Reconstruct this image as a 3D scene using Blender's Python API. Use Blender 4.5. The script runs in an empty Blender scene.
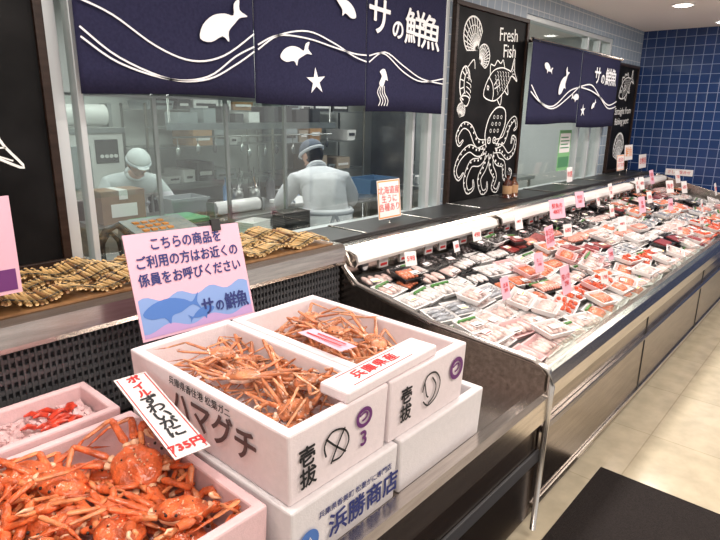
import bpy, math, random
from mathutils import Vector, Matrix, noise
random.seed(7)
scn = bpy.context.scene
R = random.random
def U(a,b): return random.uniform(a,b)
V = Vector

# ------------------------------------------------------------------ materials
MATS = {}
def mat(name, col, rough=0.5, metal=0.0, emis=0.0, var=0.0, vscale=20.0, bump=0.0, bscale=60.0, coat=0.0, spec=0.5, stretch=None):
    if name in MATS: return MATS[name]
    m = bpy.data.materials.new(name); m.use_nodes = True
    nt = m.node_tree; N = nt.nodes; L = nt.links
    b = N['Principled BSDF']
    c = (col[0], col[1], col[2], 1)
    b.inputs['Base Color'].default_value = c
    b.inputs['Roughness'].default_value = rough
    b.inputs['Metallic'].default_value = metal
    b.inputs['Specular IOR Level'].default_value = spec
    b.inputs['Coat Weight'].default_value = coat
    if emis > 0:
        b.inputs['Emission Color'].default_value = c
        b.inputs['Emission Strength'].default_value = emis
    tc = N.new('ShaderNodeTexCoord')
    mp = N.new('ShaderNodeMapping'); L.new(tc.outputs['Object'], mp.inputs['Vector'])
    if stretch: mp.inputs['Scale'].default_value = stretch
    if var > 0:
        n = N.new('ShaderNodeTexNoise'); n.inputs['Scale'].default_value = vscale; n.inputs['Detail'].default_value = 4
        L.new(mp.outputs[0], n.inputs['Vector'])
        r = N.new('ShaderNodeValToRGB')
        r.color_ramp.elements[0].position = 0.3; r.color_ramp.elements[1].position = 0.7
        r.color_ramp.elements[0].color = tuple(max(0, x*(1-var)) for x in col) + (1,)
        r.color_ramp.elements[1].color = tuple(min(1, x*(1+var)+var*0.02) for x in col) + (1,)
        L.new(n.outputs['Fac'], r.inputs['Fac']); L.new(r.outputs['Color'], b.inputs['Base Color'])
    if bump > 0:
        n2 = N.new('ShaderNodeTexNoise'); n2.inputs['Scale'].default_value = bscale; n2.inputs['Detail'].default_value = 3
        L.new(mp.outputs[0], n2.inputs['Vector'])
        bp = N.new('ShaderNodeBump'); bp.inputs['Strength'].default_value = bump; bp.inputs['Distance'].default_value = 0.01
        L.new(n2.outputs['Fac'], bp.inputs['Height']); L.new(bp.outputs['Normal'], b.inputs['Normal'])
    MATS[name] = m
    return m

def tile_mat(name, ax, c1, c2, grout, w, h, mortar, rough, offset=0.0, mottle=0.0):
    m = bpy.data.materials.new(name); m.use_nodes = True
    nt = m.node_tree; N = nt.nodes; L = nt.links; b = N['Principled BSDF']
    tc = N.new('ShaderNodeTexCoord'); sp = N.new('ShaderNodeSeparateXYZ'); cb = N.new('ShaderNodeCombineXYZ')
    L.new(tc.outputs['Object'], sp.inputs[0])
    L.new(sp.outputs[ax[0]], cb.inputs[0]); L.new(sp.outputs[ax[1]], cb.inputs[1])
    br = N.new('ShaderNodeTexBrick'); br.offset = offset; br.squash = 1
    br.inputs['Scale'].default_value = 1; br.inputs['Brick Width'].default_value = w; br.inputs['Row Height'].default_value = h
    br.inputs['Mortar Size'].default_value = mortar
    br.inputs['Color1'].default_value = c1+(1,); br.inputs['Color2'].default_value = c2+(1,); br.inputs['Mortar'].default_value = grout+(1,)
    L.new(cb.outputs[0], br.inputs['Vector'])
    if mottle>0:
        n=N.new('ShaderNodeTexNoise'); n.inputs['Scale'].default_value=9; n.inputs['Detail'].default_value=8; L.new(cb.outputs[0],n.inputs['Vector'])
        mr=N.new('ShaderNodeMapRange'); mr.inputs[1].default_value=.35; mr.inputs[2].default_value=.65; mr.inputs[3].default_value=1-mottle; mr.inputs[4].default_value=1+mottle*.4
        L.new(n.outputs['Fac'],mr.inputs[0])
        mx=N.new('ShaderNodeVectorMath'); mx.operation='SCALE'; L.new(br.outputs['Color'],mx.inputs[0]); L.new(mr.outputs[0],mx.inputs['Scale']); L.new(mx.outputs[0],b.inputs['Base Color'])
    else: L.new(br.outputs['Color'], b.inputs['Base Color'])
    bp = N.new('ShaderNodeBump'); bp.inputs['Strength'].default_value = 0.25; bp.inputs['Distance'].default_value = 0.004; bp.invert = True
    L.new(br.outputs['Fac'], bp.inputs['Height']); L.new(bp.outputs['Normal'], b.inputs['Normal'])
    b.inputs['Roughness'].default_value = rough
    return m

def clear_mat(name, gloss, tint=(1,1,1), grough=0.03):
    m = bpy.data.materials.new(name); m.use_nodes = True
    nt = m.node_tree; N = nt.nodes; L = nt.links
    N.remove(N['Principled BSDF']); out = N['Material Output']
    t = N.new('ShaderNodeBsdfTransparent'); t.inputs[0].default_value = tint+(1,)
    g = N.new('ShaderNodeBsdfGlossy'); g.inputs['Roughness'].default_value = grough
    mx = N.new('ShaderNodeMixShader'); mx.inputs[0].default_value = gloss
    L.new(t.outputs[0], mx.inputs[1]); L.new(g.outputs[0], mx.inputs[2]); L.new(mx.outputs[0], out.inputs[0])
    return m

steel = mat('stainless_steel', (.56,.51,.47), .22, 1.0, var=.14, vscale=6, stretch=(1,14,14))
steel_dk = mat('stainless_dark', (.24,.20,.175), .22, 1.0, var=.2, vscale=5, stretch=(1,12,12))
steel_k = mat('stainless_kitchen', (.44,.45,.44), .3, 1.0, var=.12, vscale=6)
alu = mat('aluminium_frame', (.60,.63,.64), .35, .4)
foam = mat('styrofoam', (.82,.72,.735), .65, bump=.12, bscale=220, var=.03, vscale=60)
foam2 = mat('styrofoam_white', (.76,.72,.73), .65, bump=.12, bscale=220, var=.03, vscale=60)
foam_pk = mat('styrofoam_pink', (.80,.55,.56), .6, bump=.12, bscale=220, var=.04, vscale=60)
black = mat('black_plastic', (.012,.012,.013), .4)
dark = mat('dark_grey', (.05,.05,.055), .5)
white = mat('white_plastic', (.76,.75,.74), .4)
paper = mat('paper_white', (.80,.76,.75), .6)
paper_pk = mat('paper_pink', (.76,.45,.55), .6)
ink_navy = mat('ink_navy', (.02,.03,.16), .6)
ink_blue = mat('ink_blue', (.07,.18,.50), .6)
ink_lblue = mat('ink_light_blue', (.22,.34,.64), .6)
ink_black = mat('ink_black', (.012,.012,.015), .6)
ink_red = mat('ink_red', (.62,.03,.03), .6)
ink_purple = mat('ink_purple', (.14,.03,.16), .6)
ink_orange = mat('ink_orange', (.85,.30,.06), .6)
chalk = mat('chalk_white', (.85,.85,.83), .8)
board_m = mat('blackboard_surface', (.0035,.0032,.0035), .5, var=.4, vscale=4, spec=.10)
wood_dk = mat('dark_wood', (.022,.010,.006), .4, var=.3, vscale=8, stretch=(1,1,8), spec=.3)
noren_m = mat('noren_cloth', (.020,.020,.052), .9, var=.12, vscale=90, bump=.1, bscale=400, spec=.15)
noren_w = mat('noren_print', (.80,.80,.82), .85)
crab_or = mat('boiled_crab_shell', (.76,.125,.03), .28, var=.5, vscale=34, bump=.5, bscale=150, coat=.4)
crab_or2 = mat('boiled_crab_light', (.80,.22,.08), .30, var=.5, vscale=40, bump=.3, bscale=180, coat=.3)
crab_or3 = mat('boiled_crab_underside', (.86,.46,.28), .35, var=.3, vscale=45, coat=.3)
crab_br = mat('raw_crab_shell', (.52,.17,.065), .30, var=.5, vscale=36, bump=.3, bscale=160, coat=.4)
crab_br2 = mat('raw_crab_light', (.62,.27,.13), .33, var=.4, vscale=45, coat=.3)
crab_br3 = mat('raw_crab_underside', (.74,.50,.38), .35, var=.3, vscale=50, coat=.3)
crab_sp = mat('crab_barnacle', (.02,.012,.01), .5)
skin = mat('skin', (.62,.36,.26), .5)
coat_m = mat('cook_coat', (.66,.68,.71), .8, var=.06, vscale=10, bump=.8, bscale=9)
trous = mat('cook_trousers', (.62,.64,.68), .8)
hair_m = mat('hair_black', (.01,.009,.008), .5)
cap_m = mat('cap_blue_grey', (.12,.14,.18), .8, bump=.2, bscale=40)
boot_m = mat('white_boots', (.7,.7,.7), .35)
bamboo = mat('bamboo', (.62,.40,.17), .42, var=.45, vscale=45, stretch=(3,.4,1))
bamboo_d = mat('bamboo_dark', (.26,.13,.05), .5, var=.3, vscale=30)
card_m = mat('cardboard', (.42,.25,.13), .8, var=.1)
green = mat('green_board', (.10,.34,.17), .5)
blue_p = mat('blue_plastic', (.08,.16,.28), .4)
enamel = mat('enamel_grey', (.26,.29,.30), .4)
glass = clear_mat('glass_clear', .09, (.94,.97,.96))
film = clear_mat('cling_film', .10, (1,1,1), .09)
lamp_m = mat('lamp_glow', (1,.96,.88), .4, emis=9)
lightbar = mat('lamp_cover_white', (.80,.76,.73), .35)

# ------------------------------------------------------------------ mesh builder
def frame(o, xd, yd):
    xd = V(xd).normalized(); zd = xd.cross(V(yd)).normalized(); yd = zd.cross(xd).normalized()
    M = Matrix.Identity(4)
    for i in range(3):
        M[i][0] = xd[i]; M[i][1] = yd[i]; M[i][2] = zd[i]; M[i][3] = o[i]
    return M
FRONT = ((1,0,0),(0,0,1))      # reads from the aisle (faces -Y)
SIDE = ((0,-1,0),(0,0,1))      # faces -X

class MB:
    def __init__(s): s.v=[]; s.f=[]; s.m=[]; s.s=[]
    def add(s, verts, faces, mi=0, smooth=False, M=None):
        b = len(s.v)
        for p in verts:
            p = V(p)
            if M is not None: p = M @ p
            s.v.append(p)
        for f in faces:
            s.f.append([b+i for i in f]); s.m.append(mi); s.s.append(smooth)
    def box(s, x0,x1,y0,y1,z0,z1, mi=0, M=None):
        s.add([(x0,y0,z0),(x1,y0,z0),(x1,y1,z0),(x0,y1,z0),(x0,y0,z1),(x1,y0,z1),(x1,y1,z1),(x0,y1,z1)],
              [(0,3,2,1),(4,5,6,7),(0,1,5,4),(1,2,6,5),(2,3,7,6),(3,0,4,7)], mi, False, M)
    def extr(s, yz, x0, x1, mi=0, M=None):
        n = len(yz)
        vs = [(x0,y,z) for y,z in yz] + [(x1,y,z) for y,z in yz]
        fs = [(i,(i+1)%n,n+(i+1)%n,n+i) for i in range(n)] + [tuple(range(n))[::-1], tuple(range(n,2*n))]
        s.add(vs, fs, mi, False, M)
    def tube(s, pts, rad, mi=0, n=8, M=None, flat=1.0, cap=True):
        pts = [V(p) for p in pts]; vs=[]; fs=[]
        k = len(pts)
        if not hasattr(rad,'__len__'): rad=[rad]*k
        ref = V((0,0,1))
        for i,p in enumerate(pts):
            t = (pts[min(i+1,k-1)]-pts[max(i-1,0)])
            if t.length < 1e-7: t = V((0,0,1))
            t.normalize()
            a = t.cross(ref)
            if a.length < .1: a = t.cross(V((0,1,0)))
            a.normalize(); b = a.cross(t).normalized()
            for j in range(n):
                w = 2*math.pi*j/n
                vs.append(p + a*math.cos(w)*rad[i] + b*math.sin(w)*rad[i]*flat)
        for i in range(k-1):
            for j in range(n):
                fs.append((i*n+j, i*n+(j+1)%n, (i+1)*n+(j+1)%n, (i+1)*n+j))
        if cap: fs.append(tuple(range(n))); fs.append(tuple((k-1)*n+j for j in range(n))[::-1])
        s.add(vs, fs, mi, True, M)
    def ell(s, c, r, mi=0, M=None, nu=14, nv=8, fn=None, rot=None):
        c=V(c); vs=[]; fs=[]
        for i in range(nv+1):
            ph = math.pi*i/nv
            for j in range(nu):
                th = 2*math.pi*j/nu
                p = V((math.sin(ph)*math.cos(th), math.sin(ph)*math.sin(th), math.cos(ph)))
                if fn: p = fn(p)
                p = V((p.x*r[0], p.y*r[1], p.z*r[2]))
                if rot is not None: p = rot @ p
                vs.append(c+p)
        for i in range(nv):
            for j in range(nu):
                fs.append((i*nu+j,(i+1)*nu+j,(i+1)*nu+(j+1)%nu,i*nu+(j+1)%nu))
        s.add(vs, fs, mi, True, M)
    def ribbon(s, pts, w, M, mi=0, closed=False, z=0.0, sm=5):
        pts = catmull(pts, sm, closed) if sm else [V((p[0],p[1])) for p in pts]
        k=len(pts); vs=[]; fs=[]
        for i,p in enumerate(pts):
            if closed: t = pts[(i+1)%k]-pts[(i-1)%k]
            else: t = pts[min(i+1,k-1)]-pts[max(i-1,0)]
            if t.length<1e-7: t=V((1,0))
            t.normalize(); nn = V((-t.y,t.x))*w/2
            vs += [(p.x+nn.x,p.y+nn.y,z),(p.x-nn.x,p.y-nn.y,z)]
        for i in range(k if closed else k-1):
            a=2*i; b=2*((i+1)%k); fs.append((a,a+1,b+1,b))
        s.add(vs, fs, mi, False, M)
    def poly(s, pts, M, mi=0, z=0.0, sm=0):
        if sm: pts = catmull(pts, sm, True)
        s.add([(p[0],p[1],z) for p in pts], [tuple(range(len(pts)))], mi, False, M)
    def crate(s, x0,x1,y0,y1,z0,z1,t,fl,mi=0,tap=0.0,M=None):
        o=[(x0+tap,y0+tap,z0),(x1-tap,y0+tap,z0),(x1-tap,y1-tap,z0),(x0+tap,y1-tap,z0),(x0,y0,z1),(x1,y0,z1),(x1,y1,z1),(x0,y1,z1),
           (x0+t,y0+t,z1),(x1-t,y0+t,z1),(x1-t,y1-t,z1),(x0+t,y1-t,z1),
           (x0+t+tap,y0+t+tap,fl),(x1-t-tap,y0+t+tap,fl),(x1-t-tap,y1-t-tap,fl),(x0+t+tap,y1-t-tap,fl)]
        f=[(0,3,2,1),(0,1,5,4),(1,2,6,5),(2,3,7,6),(3,0,4,7),(4,5,9,8),(5,6,10,9),(6,7,11,10),(7,4,8,11),
           (8,9,13,12),(9,10,14,13),(10,11,15,14),(11,8,12,15),(12,13,14,15)]
        s.add(o,f,mi,False,M)
    def obj(s, name, mats, parent=None, bevel=0.0):
        me = bpy.data.meshes.new(name)
        me.from_pydata([tuple(p) for p in s.v], [], s.f)
        for m in mats: me.materials.append(m)
        me.polygons.foreach_set('material_index', s.m)
        me.polygons.foreach_set('use_smooth', s.s)
        me.update()
        o = bpy.data.objects.new(name, me); scn.collection.objects.link(o)
        if parent: o.parent = parent
        if bevel>0:
            b=o.modifiers.new('bevel','BEVEL'); b.width=bevel; b.segments=2; b.limit_method='ANGLE'; b.angle_limit=math.radians(50)
        return o

def catmull(pts, n=5, closed=False):
    P=[V((p[0],p[1])) for p in pts]; k=len(P); out=[]
    rng = range(k) if closed else range(k-1)
    for i in rng:
        if closed: a,b,c,d = P[(i-1)%k],P[i],P[(i+1)%k],P[(i+2)%k]
        else: a,b,c,d = P[max(i-1,0)],P[i],P[i+1],P[min(i+2,k-1)]
        for j in range(n):
            t=j/n
            out.append(0.5*((2*b)+(c-a)*t+(2*a-5*b+4*c-d)*t*t+(3*b-a-3*c+d)*t**3))
    if not closed: out.append(P[-1])
    return out

def empty(name, loc=(0,0,0)):
    e=bpy.data.objects.new(name,None); e.location=loc; e.empty_display_size=.1; scn.collection.objects.link(e); return e
def text(name, body, size, m, parent, basis, bold=0, spacing=1.0, line=1.0, sx=1.0):
    """flat lettering; 'bold' adds slightly shifted copies so strokes thicken without breaking the glyph outlines"""
    offs=[(0,0)]
    if bold: offs=[(0,0),(bold,0),(-bold,0),(0,bold),(0,-bold)]
    o=None
    for i,(dx,dy) in enumerate(offs):
        c=bpy.data.curves.new(name,'FONT'); c.body=body; c.size=size; c.align_x='CENTER'; c.align_y='CENTER'; c.extrude=0.0003
        c.space_character=spacing; c.space_line=line
        c.materials.append(m)
        o=bpy.data.objects.new(name,c); scn.collection.objects.link(o)
        o.parent=parent; o.matrix_basis = basis @ Matrix.Translation((dx,dy,.00006*i)) @ Matrix.Diagonal((sx,1,1,1))
    return o
def ptext(name, body, size, M, m, parent, **k):
    return text(name, body, size, m, parent, Matrix.Translation(-V(parent.location)) @ M, **k)
T_=Matrix.Translation

YW=2.2
# ------------------------------------------------------------------ room shell
CEIL=2.53; XB=7.3
floor_m = tile_mat('floor_vinyl',(0,1),(.62,.54,.40),(.59,.51,.37),(.49,.42,.30),.6,.6,.003,.14,0.0,.14)
mb=MB(); mb.box(-3,XB+.2,-3.2,5.8,-.05,0); mb.obj('floor',[floor_m])
ceil_m=mat('ceiling_paint',(.74,.69,.66),.9)
mb=MB(); mb.box(-3,XB+.2,-3.2,5.8,CEIL,CEIL+.08); mb.obj('ceiling',[ceil_m])
tile_w = tile_mat('wall_tile_grey',(0,2),(.28,.34,.41),(.26,.32,.39),(.50,.54,.58),.10,.10,.004,.25)
tile_b = tile_mat('wall_tile_blue',(1,2),(.012,.034,.115),(.015,.042,.145),(.20,.26,.40),.098,.098,.003,.18)
mb=MB()
T=.1
W1=(.85,3.35); W2=(4.41,6.36); SZ=.94; TZ=2.36
mb.box(-3,XB,YW,YW+T,0,SZ); mb.box(-3,XB,YW,YW+T,TZ,CEIL)
mb.box(-3,W1[0],YW,YW+T,SZ,TZ); mb.box(W1[1],W2[0],YW,YW+T,SZ,TZ); mb.box(W2[1],XB,YW,YW+T,SZ,TZ)
mb.obj('wall_kitchen',[tile_w])
mb=MB(); mb.box(XB,XB+.15,-3.2,YW+T,0,CEIL); mb.obj('wall_far',[tile_b])
kw=mat('kitchen_wall_paint',(.58,.60,.58),.7,var=.04,vscale=2)
mb=MB(); mb.box(-3,XB+.15,5.6,5.75,0,CEIL); mb.obj('wall_kitchen_back',[kw])
mb=MB(); mb.box(XB,XB+.15,YW+T,5.6,0,CEIL); mb.obj('wall_kitchen_side',[kw])
mb=MB(); mb.box(-3.15,-3,-3.2,5.8,0,CEIL); mb.obj('wall_near',[mat('wall_white',(.7,.68,.66),.8)])
def window(idx,x0,x1,stiles):
    e=empty('window_%d'%idx,((x0+x1)/2,YW+.05,SZ))
    ox,oy,oz=e.location
    mb=MB()
    for a,b in [(x0,x0+.045),(x1-.045,x1)]: mb.box(a-ox,b-ox,-.04,.04,0,TZ-SZ)
    for s_,w_ in stiles: mb.box(s_-w_-ox,s_+w_-ox,-.03,.03,.04,TZ-SZ-.04)
    mb.box(x0+.045-ox,x1-.045-ox,-.04,.04,0,.04); mb.box(x0+.045-ox,x1-.045-ox,-.04,.04,TZ-SZ-.04,TZ-SZ)
    mb.obj('window_frame',[alu],e,.004)
    mb=MB(); mb.box(x0+.045-ox,x1-.045-ox,-.004,.004,.04,TZ-SZ-.04); mb.obj('window_glass',[glass],e)
window(1,W1[0],W1[1],[(.955,.012),(3.20,.02),(3.02,.012)])
window(2,W2[0],W2[1],[(5.75,.018),(6.05,.018)])

for i,(x,y) in enumerate([(5.75,1.45),(6.95,1.35),(3.6,1.3),(1.2,1.0),(4.6,.2)]):
    mb=MB(); mb.tube([(0,0,0),(0,0,-.012)],[.09,.09],0,24); mb.tube([(0,0,-.0125),(0,0,-.016)],[.065,.065],1,24)
    o=mb.obj('ceiling_downlight',[white,lamp_m]); o.location=(x,y,CEIL)

# ------------------------------------------------------------------ display case
XE=1.87; XR=7.12
case=empty('refrigerated_display_case',(0,0,0))
bed=lambda y:.640+(y-.8)*.20
mb=MB()
mb.extr([(.72,.52),(.72,.615),(.735,.63),(.775,.63),(.79,.61),(.79,.52)],-.9,XE)
mb.extr([(.745,.10),(.745,.52),(1.9,.52),(1.9,.10)],-.9,XE,1)
mb.box(-.9,XE,.79,1.75,.52,.60,0)
mb.extr([(.735,.34),(.735,.39),(.745,.39),(.745,.34)],-.9,XE,2)
mb.box(-.9,XE,1.77,1.88,.60,.93,2)
mb.extr([(1.735,.925),(1.725,.945),(1.735,1.005),(1.76,1.02),(2.19,1.02),(2.19,.925)],-.9,XE,0)
mb.box(-.9,XR,.82,1.85,0.0,.10,3)
mb.extr([(.745,.10),(.745,.62),(.80,.62),(.80,.10)],XE,XR,1)
mb.extr([(.72,.60),(.715,.66),(.73,.70),(.76,.705),(.80,.69),(.80,.60)],XE,XR,0)
mb.extr([(.728,.46),(.722,.475),(.728,.49),(.745,.49),(.745,.46)],XE,XR,0)
mb.extr([(.735,.13),(.735,.15),(.745,.15),(.745,.13)],XE,XR,0)
for i in range(1,4): mb.box(XE+i*1.32-.003,XE+i*1.32+.003,.741,.746,.11,.62,3)
mb.box(XE,XR,.8,1.88,.10,.60,1)
mb.extr([(.80,.60),(.80,bed(.8)),(1.74,bed(1.74)),(1.74,.60)],XE,XR,4)
mb.extr([(1.76,.60),(1.76,.94),(1.80,.985),(2.19,.985),(2.19,.60)],XE,XR,0)
mb.extr([(1.88,.986),(1.88,1.004),(2.15,1.004),(2.15,.986)],XE+.02,XR,3)
for i in range(9): mb.box(XE+.3+i*.58,XE+.315+i*.58,1.88,2.15,1.0045,1.010,0)
prof=[(.745,.10),(.735,.70),(.76,.725),(.80,.73),(1.25,.760),(1.68,.835),(1.74,.90),(1.80,1.0),(1.86,1.0),(1.86,.10)]
for x in (XE,): mb.extr(prof,x-.012,x+.012,1)
mb.extr([(.745,.10),(.735,.70),(.76,.735),(.80,.745),(1.70,.96),(1.80,.99),(1.85,.98),(1.85,.10)],XR-.012,XR+.012,0)
mb.obj('case_body',[steel,steel_dk,dark,black,mat('case_liner',(.22,.22,.22),.35,.3)],case,.003)
mb=MB()
mb.tube([(XE,.728,.04),(XE,.722,.45),(XE,.715,.66),(XE,.730,.715),(XE,.79,.738),(XE,1.25,.768),(XE,1.66,.842),(XE,1.73,.90),(XE,1.79,1.005),(XE,1.86,1.01)],.011,0,10)
mb.obj('end_trim',[mat('trim_bright',(.70,.67,.64),.25,.95)],case)
mb=MB()
for i in range(9):
    z=.64+i*.031; mb.box(-.9,XE-.02,1.755,1.768,z,z+.014)
for i in range(150):
    x=-.85+i*.018; mb.box(x,x+.006,1.752,1.772,.63,.92)
mb.obj('air_grille',[mat('grille_grey',(.09,.09,.095),.4,.3)],case)
mb=MB(); mb.add([(XE+.01,.755,.70),(XR-.01,.755,.70),(XR-.01,.735,.79),(XE+.01,.735,.79),(XE+.01,.762,.70),(XR-.01,.762,.70),(XR-.01,.742,.79),(XE+.01,.742,.79)],
   [(0,1,2,3),(4,7,6,5),(3,2,6,7),(0,4,5,1)]); mb.obj('front_glass',[clear_mat('glass_lip',.16,(.9,.96,.94))],case)
mb=MB()
segs=[(1.90,3.22),(3.28,4.60),(4.66,5.92),(5.98,7.08)]
for a,b in segs:
    mb.extr([(1.70,.915),(1.685,.935),(1.695,.965),(1.74,.978),(1.80,.97),(1.80,.925),(1.76,.912)],a,b,0)
    for x in (a+.05,b-.09): mb.box(x,x+.04,1.70,1.775,.90,.915,1)
    mb.extr([(1.69,.91),(1.68,.935),(1.69,.97),(1.74,.984),(1.805,.975),(1.805,.91)],a-.012,a,2); mb.extr([(1.69,.91),(1.68,.935),(1.69,.97),(1.74,.984),(1.805,.975),(1.805,.91)],b,b+.012,2)
mb.obj('lamp_hood',[lightbar,dark,steel],case,.003)
mb=MB()
for x in (2.02,3.9,5.7):
    mb.tube([(x,1.757,.885),(x,1.745,.885)],[.026,.026],0,16); mb.tube([(x,1.7445,.885),(x,1.7435,.885)],[.02,.02],1,16)
for i in range(26):
    x=2.15+i*.185+U(-.04,.04); mb.box(x,x+.07,1.752,1.758,.85,.895,1)
    mb.box(x+.01,x+.06,1.7505,1.752,.86,.873,2)
mb.obj('dial_and_notices',[dark,paper,ink_red],case)

# ------------------------------------------------------------------ seafood packs in the case
cols=[('salmon',(.74,.20,.09)),('tuna',(.36,.05,.045)),('whitefish',(.72,.53,.49)),('shell_dark',(.06,.045,.045)),('shrimp',(.68,.28,.21)),
      ('roe',(.72,.09,.02)),('squid',(.72,.66,.64)),('fish_silver',(.34,.35,.38))]
packm=[mat('tray_white',(.80,.77,.76),.35), mat('tray_black',(.015,.015,.016),.3), film, paper, ink_red]
packm+= [mat('food_'+n,c,.3,var=.35,vscale=55,coat=.4) for n,c in cols]+[mat('garnish_green',(.08,.26,.05),.5), mat('label_yellow',(.85,.62,.05),.5), mat('label_pink',(.85,.35,.45),.5), mat('tray_pink',(.78,.50,.50),.4)]
F0=5
mb=MB()
slope=math.atan(.20)
def pack(x,y,w,d,kind,tray,lab,dz=0,rz=None):
    z=bed(y)+.004+dz
    M=T_((x,y,z)) @ Matrix.Rotation(slope+(U(-.08,.08) if dz else 0),4,'X') @ Matrix.Rotation(U(-.26,.26) if rz is None else rz,4,'Z')
    h=.026
    mb.crate(-w/2,w/2,-d/2,d/2,0,h,.007,.006,tray,.012,M)
    fm=F0+kind; iw=w/2-.018; idd=d/2-.016
    if kind in (0,2,6):
        n=random.choice([3,4,5])
        for i in range(n):
            cx=-iw+ (i+.5)*2*iw/n
            mb.ell((cx,0,.020),(iw/n*1.2,idd*U(.88,1),.013),fm,M,10,6,rot=Matrix.Rotation(U(.05,.4),3,'Y')@Matrix.Rotation(U(-.15,.15),3,'Z'))
            if kind==0: 
                for q in (-.5,0,.5): mb.box(cx-iw/n*.5,cx+iw/n*.5,q*idd-.0012,q*idd+.0012,.0320,.0333,F0+2,M)
    elif kind==1:
        mb.box(-iw,iw*.1,-idd,idd,.007,.030,fm,M); mb.box(iw*.2,iw,-idd*.9,idd*.9,.007,.028,fm,M)
    elif kind in (3,5):
        for i in range(16 if kind==3 else 20):
            mb.ell((U(-iw,iw),U(-idd,idd),U(.018,.026)),(.017,.011,.009) if kind==3 else (.012,.012,.01),fm,M,7,5,rot=Matrix.Rotation(U(0,3),3,'Z'))
    elif kind==4:
        for i in range(8):
            cx=-iw+(i+.5)*2*iw/8; pts=[(cx+.01*math.cos(a)+U(-.002,.002),idd*math.sin(a)*.95,.022+.006*math.cos(a)) for a in (-1.3,-.7,0,.7,1.3)]
            mb.tube(pts,[.004,.009,.011,.009,.004],fm,6,M)
    else:
        for i in range(3):
            cy=-idd+(i+.5)*2*idd/3
            mb.tube([(-iw,cy,.02),(-iw*.7,cy,.022),(0,cy,.024),(iw*.6,cy,.021),(iw*.8,cy,.02),(iw,cy+.008,.02)],[.003,.012,.016,.008,.004,.012],fm,8,M,.6)
    if R()<.14: mb.box(-iw,iw,idd*.78,idd,.02,.033,F0+8,M)
    mb.add([(-w/2,-d/2,h+.008),(w/2,-d/2,h+.008),(w/2,d/2,h+.008),(-w/2,d/2,h+.008)],[(0,1,2,3)],2,False,M)
    if lab:
        a=U(-iw,iw*.2); b=U(-idd,0)
        mb.box(a,a+.05,b,b+.034,h+.0082,h+.0092,3,M)
        mb.box(a+.004,a+.045,b+.004,b+.010,h+.0092,h+.0098,random.choice([4,1,F0+9,F0+10]),M)
rows=[.88,1.015,1.15,1.285,1.42,1.555,1.665]
for ri,y in enumerate(rows):
    x=XE+.12; blockend=0; kind=0
    while x<XR-.1:
        w=random.choice([.12,.14,.16,.18,.20])
        if x>blockend:
            if ri>=5: kind=random.choice([3,7,1,3,2,0,3])
            elif ri>=2: kind=random.choice([0,4,2,1,6,0,7,3])
            else: kind=random.choice([0,5,2,0,1,2,0])
            if x<2.45: kind=random.choice([6,2,7,2]) 
            if ri>=4 and 2.0<x<3.0: kind=random.choice([3,6,7])
            blockend=x+U(.25,.65)
        k2 = kind if R()<.8 else random.choice([0,1,2,4,6,3])
        tray=0
        if (k2==3 and R()<.9) or (k2==1 and R()<.4) or (ri>=5 and R()<.55) or R()<.08: tray=1
        elif R()<.12: tray=F0+11
        yy=y+U(-.015,.015)
        pack(x+w/2-.08,yy,w,.125,k2,tray,R()<.65)
        if R()<.33: pack(x+w/2-.08+U(-.04,.04),min(1.64,max(.90,yy+U(-.03,.03))),w,.12,k2,tray,R()<.65,.036)
        x+=w-U(.0,.012)
mb.obj('packaged_seafood_trays',packm)

def price_card(x,y,z,w,h,m,txt,tm=ink_red,tilt=.25,zbase=None,rz=0.0,border=None):
    mb=MB()
    e=empty('price_card',(x,y,zbase if zbase is not None else bed(y)+.045))
    dz=max(.012,z-e.location.z)
    M=T_((0,0,dz))@Matrix.Rotation(rz,4,'Z')@Matrix.Rotation(-tilt,4,'X')@frame((0,0,0),*FRONT)
    mb.box(-w/2,w/2,0,h,-.001,.001,0,M)
    if border: 
        mb.box(-w/2+.004,w/2-.004,.004,h-.004,.001,.0014,2,M); mb.box(-w/2+.011,w/2-.011,.011,h-.011,.0014,.0018,0,M)
    mb.tube([(0,.004,0),(0,.004,dz+.01)],[.0018,.0018],1,6)
    mb.obj('card',[m,steel,border or m,paper],e)
    lines=txt.split('\n'); mx=max(len(l) for l in lines)
    sz=min(h/(len(lines)*1.2+.25), w/(mx*.62+.2) if txt.isascii() else w/(mx*1.02+.15))
    text('lettering',txt,sz,tm,e,M@T_((0,h*.5,.003)))
    return e
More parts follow.
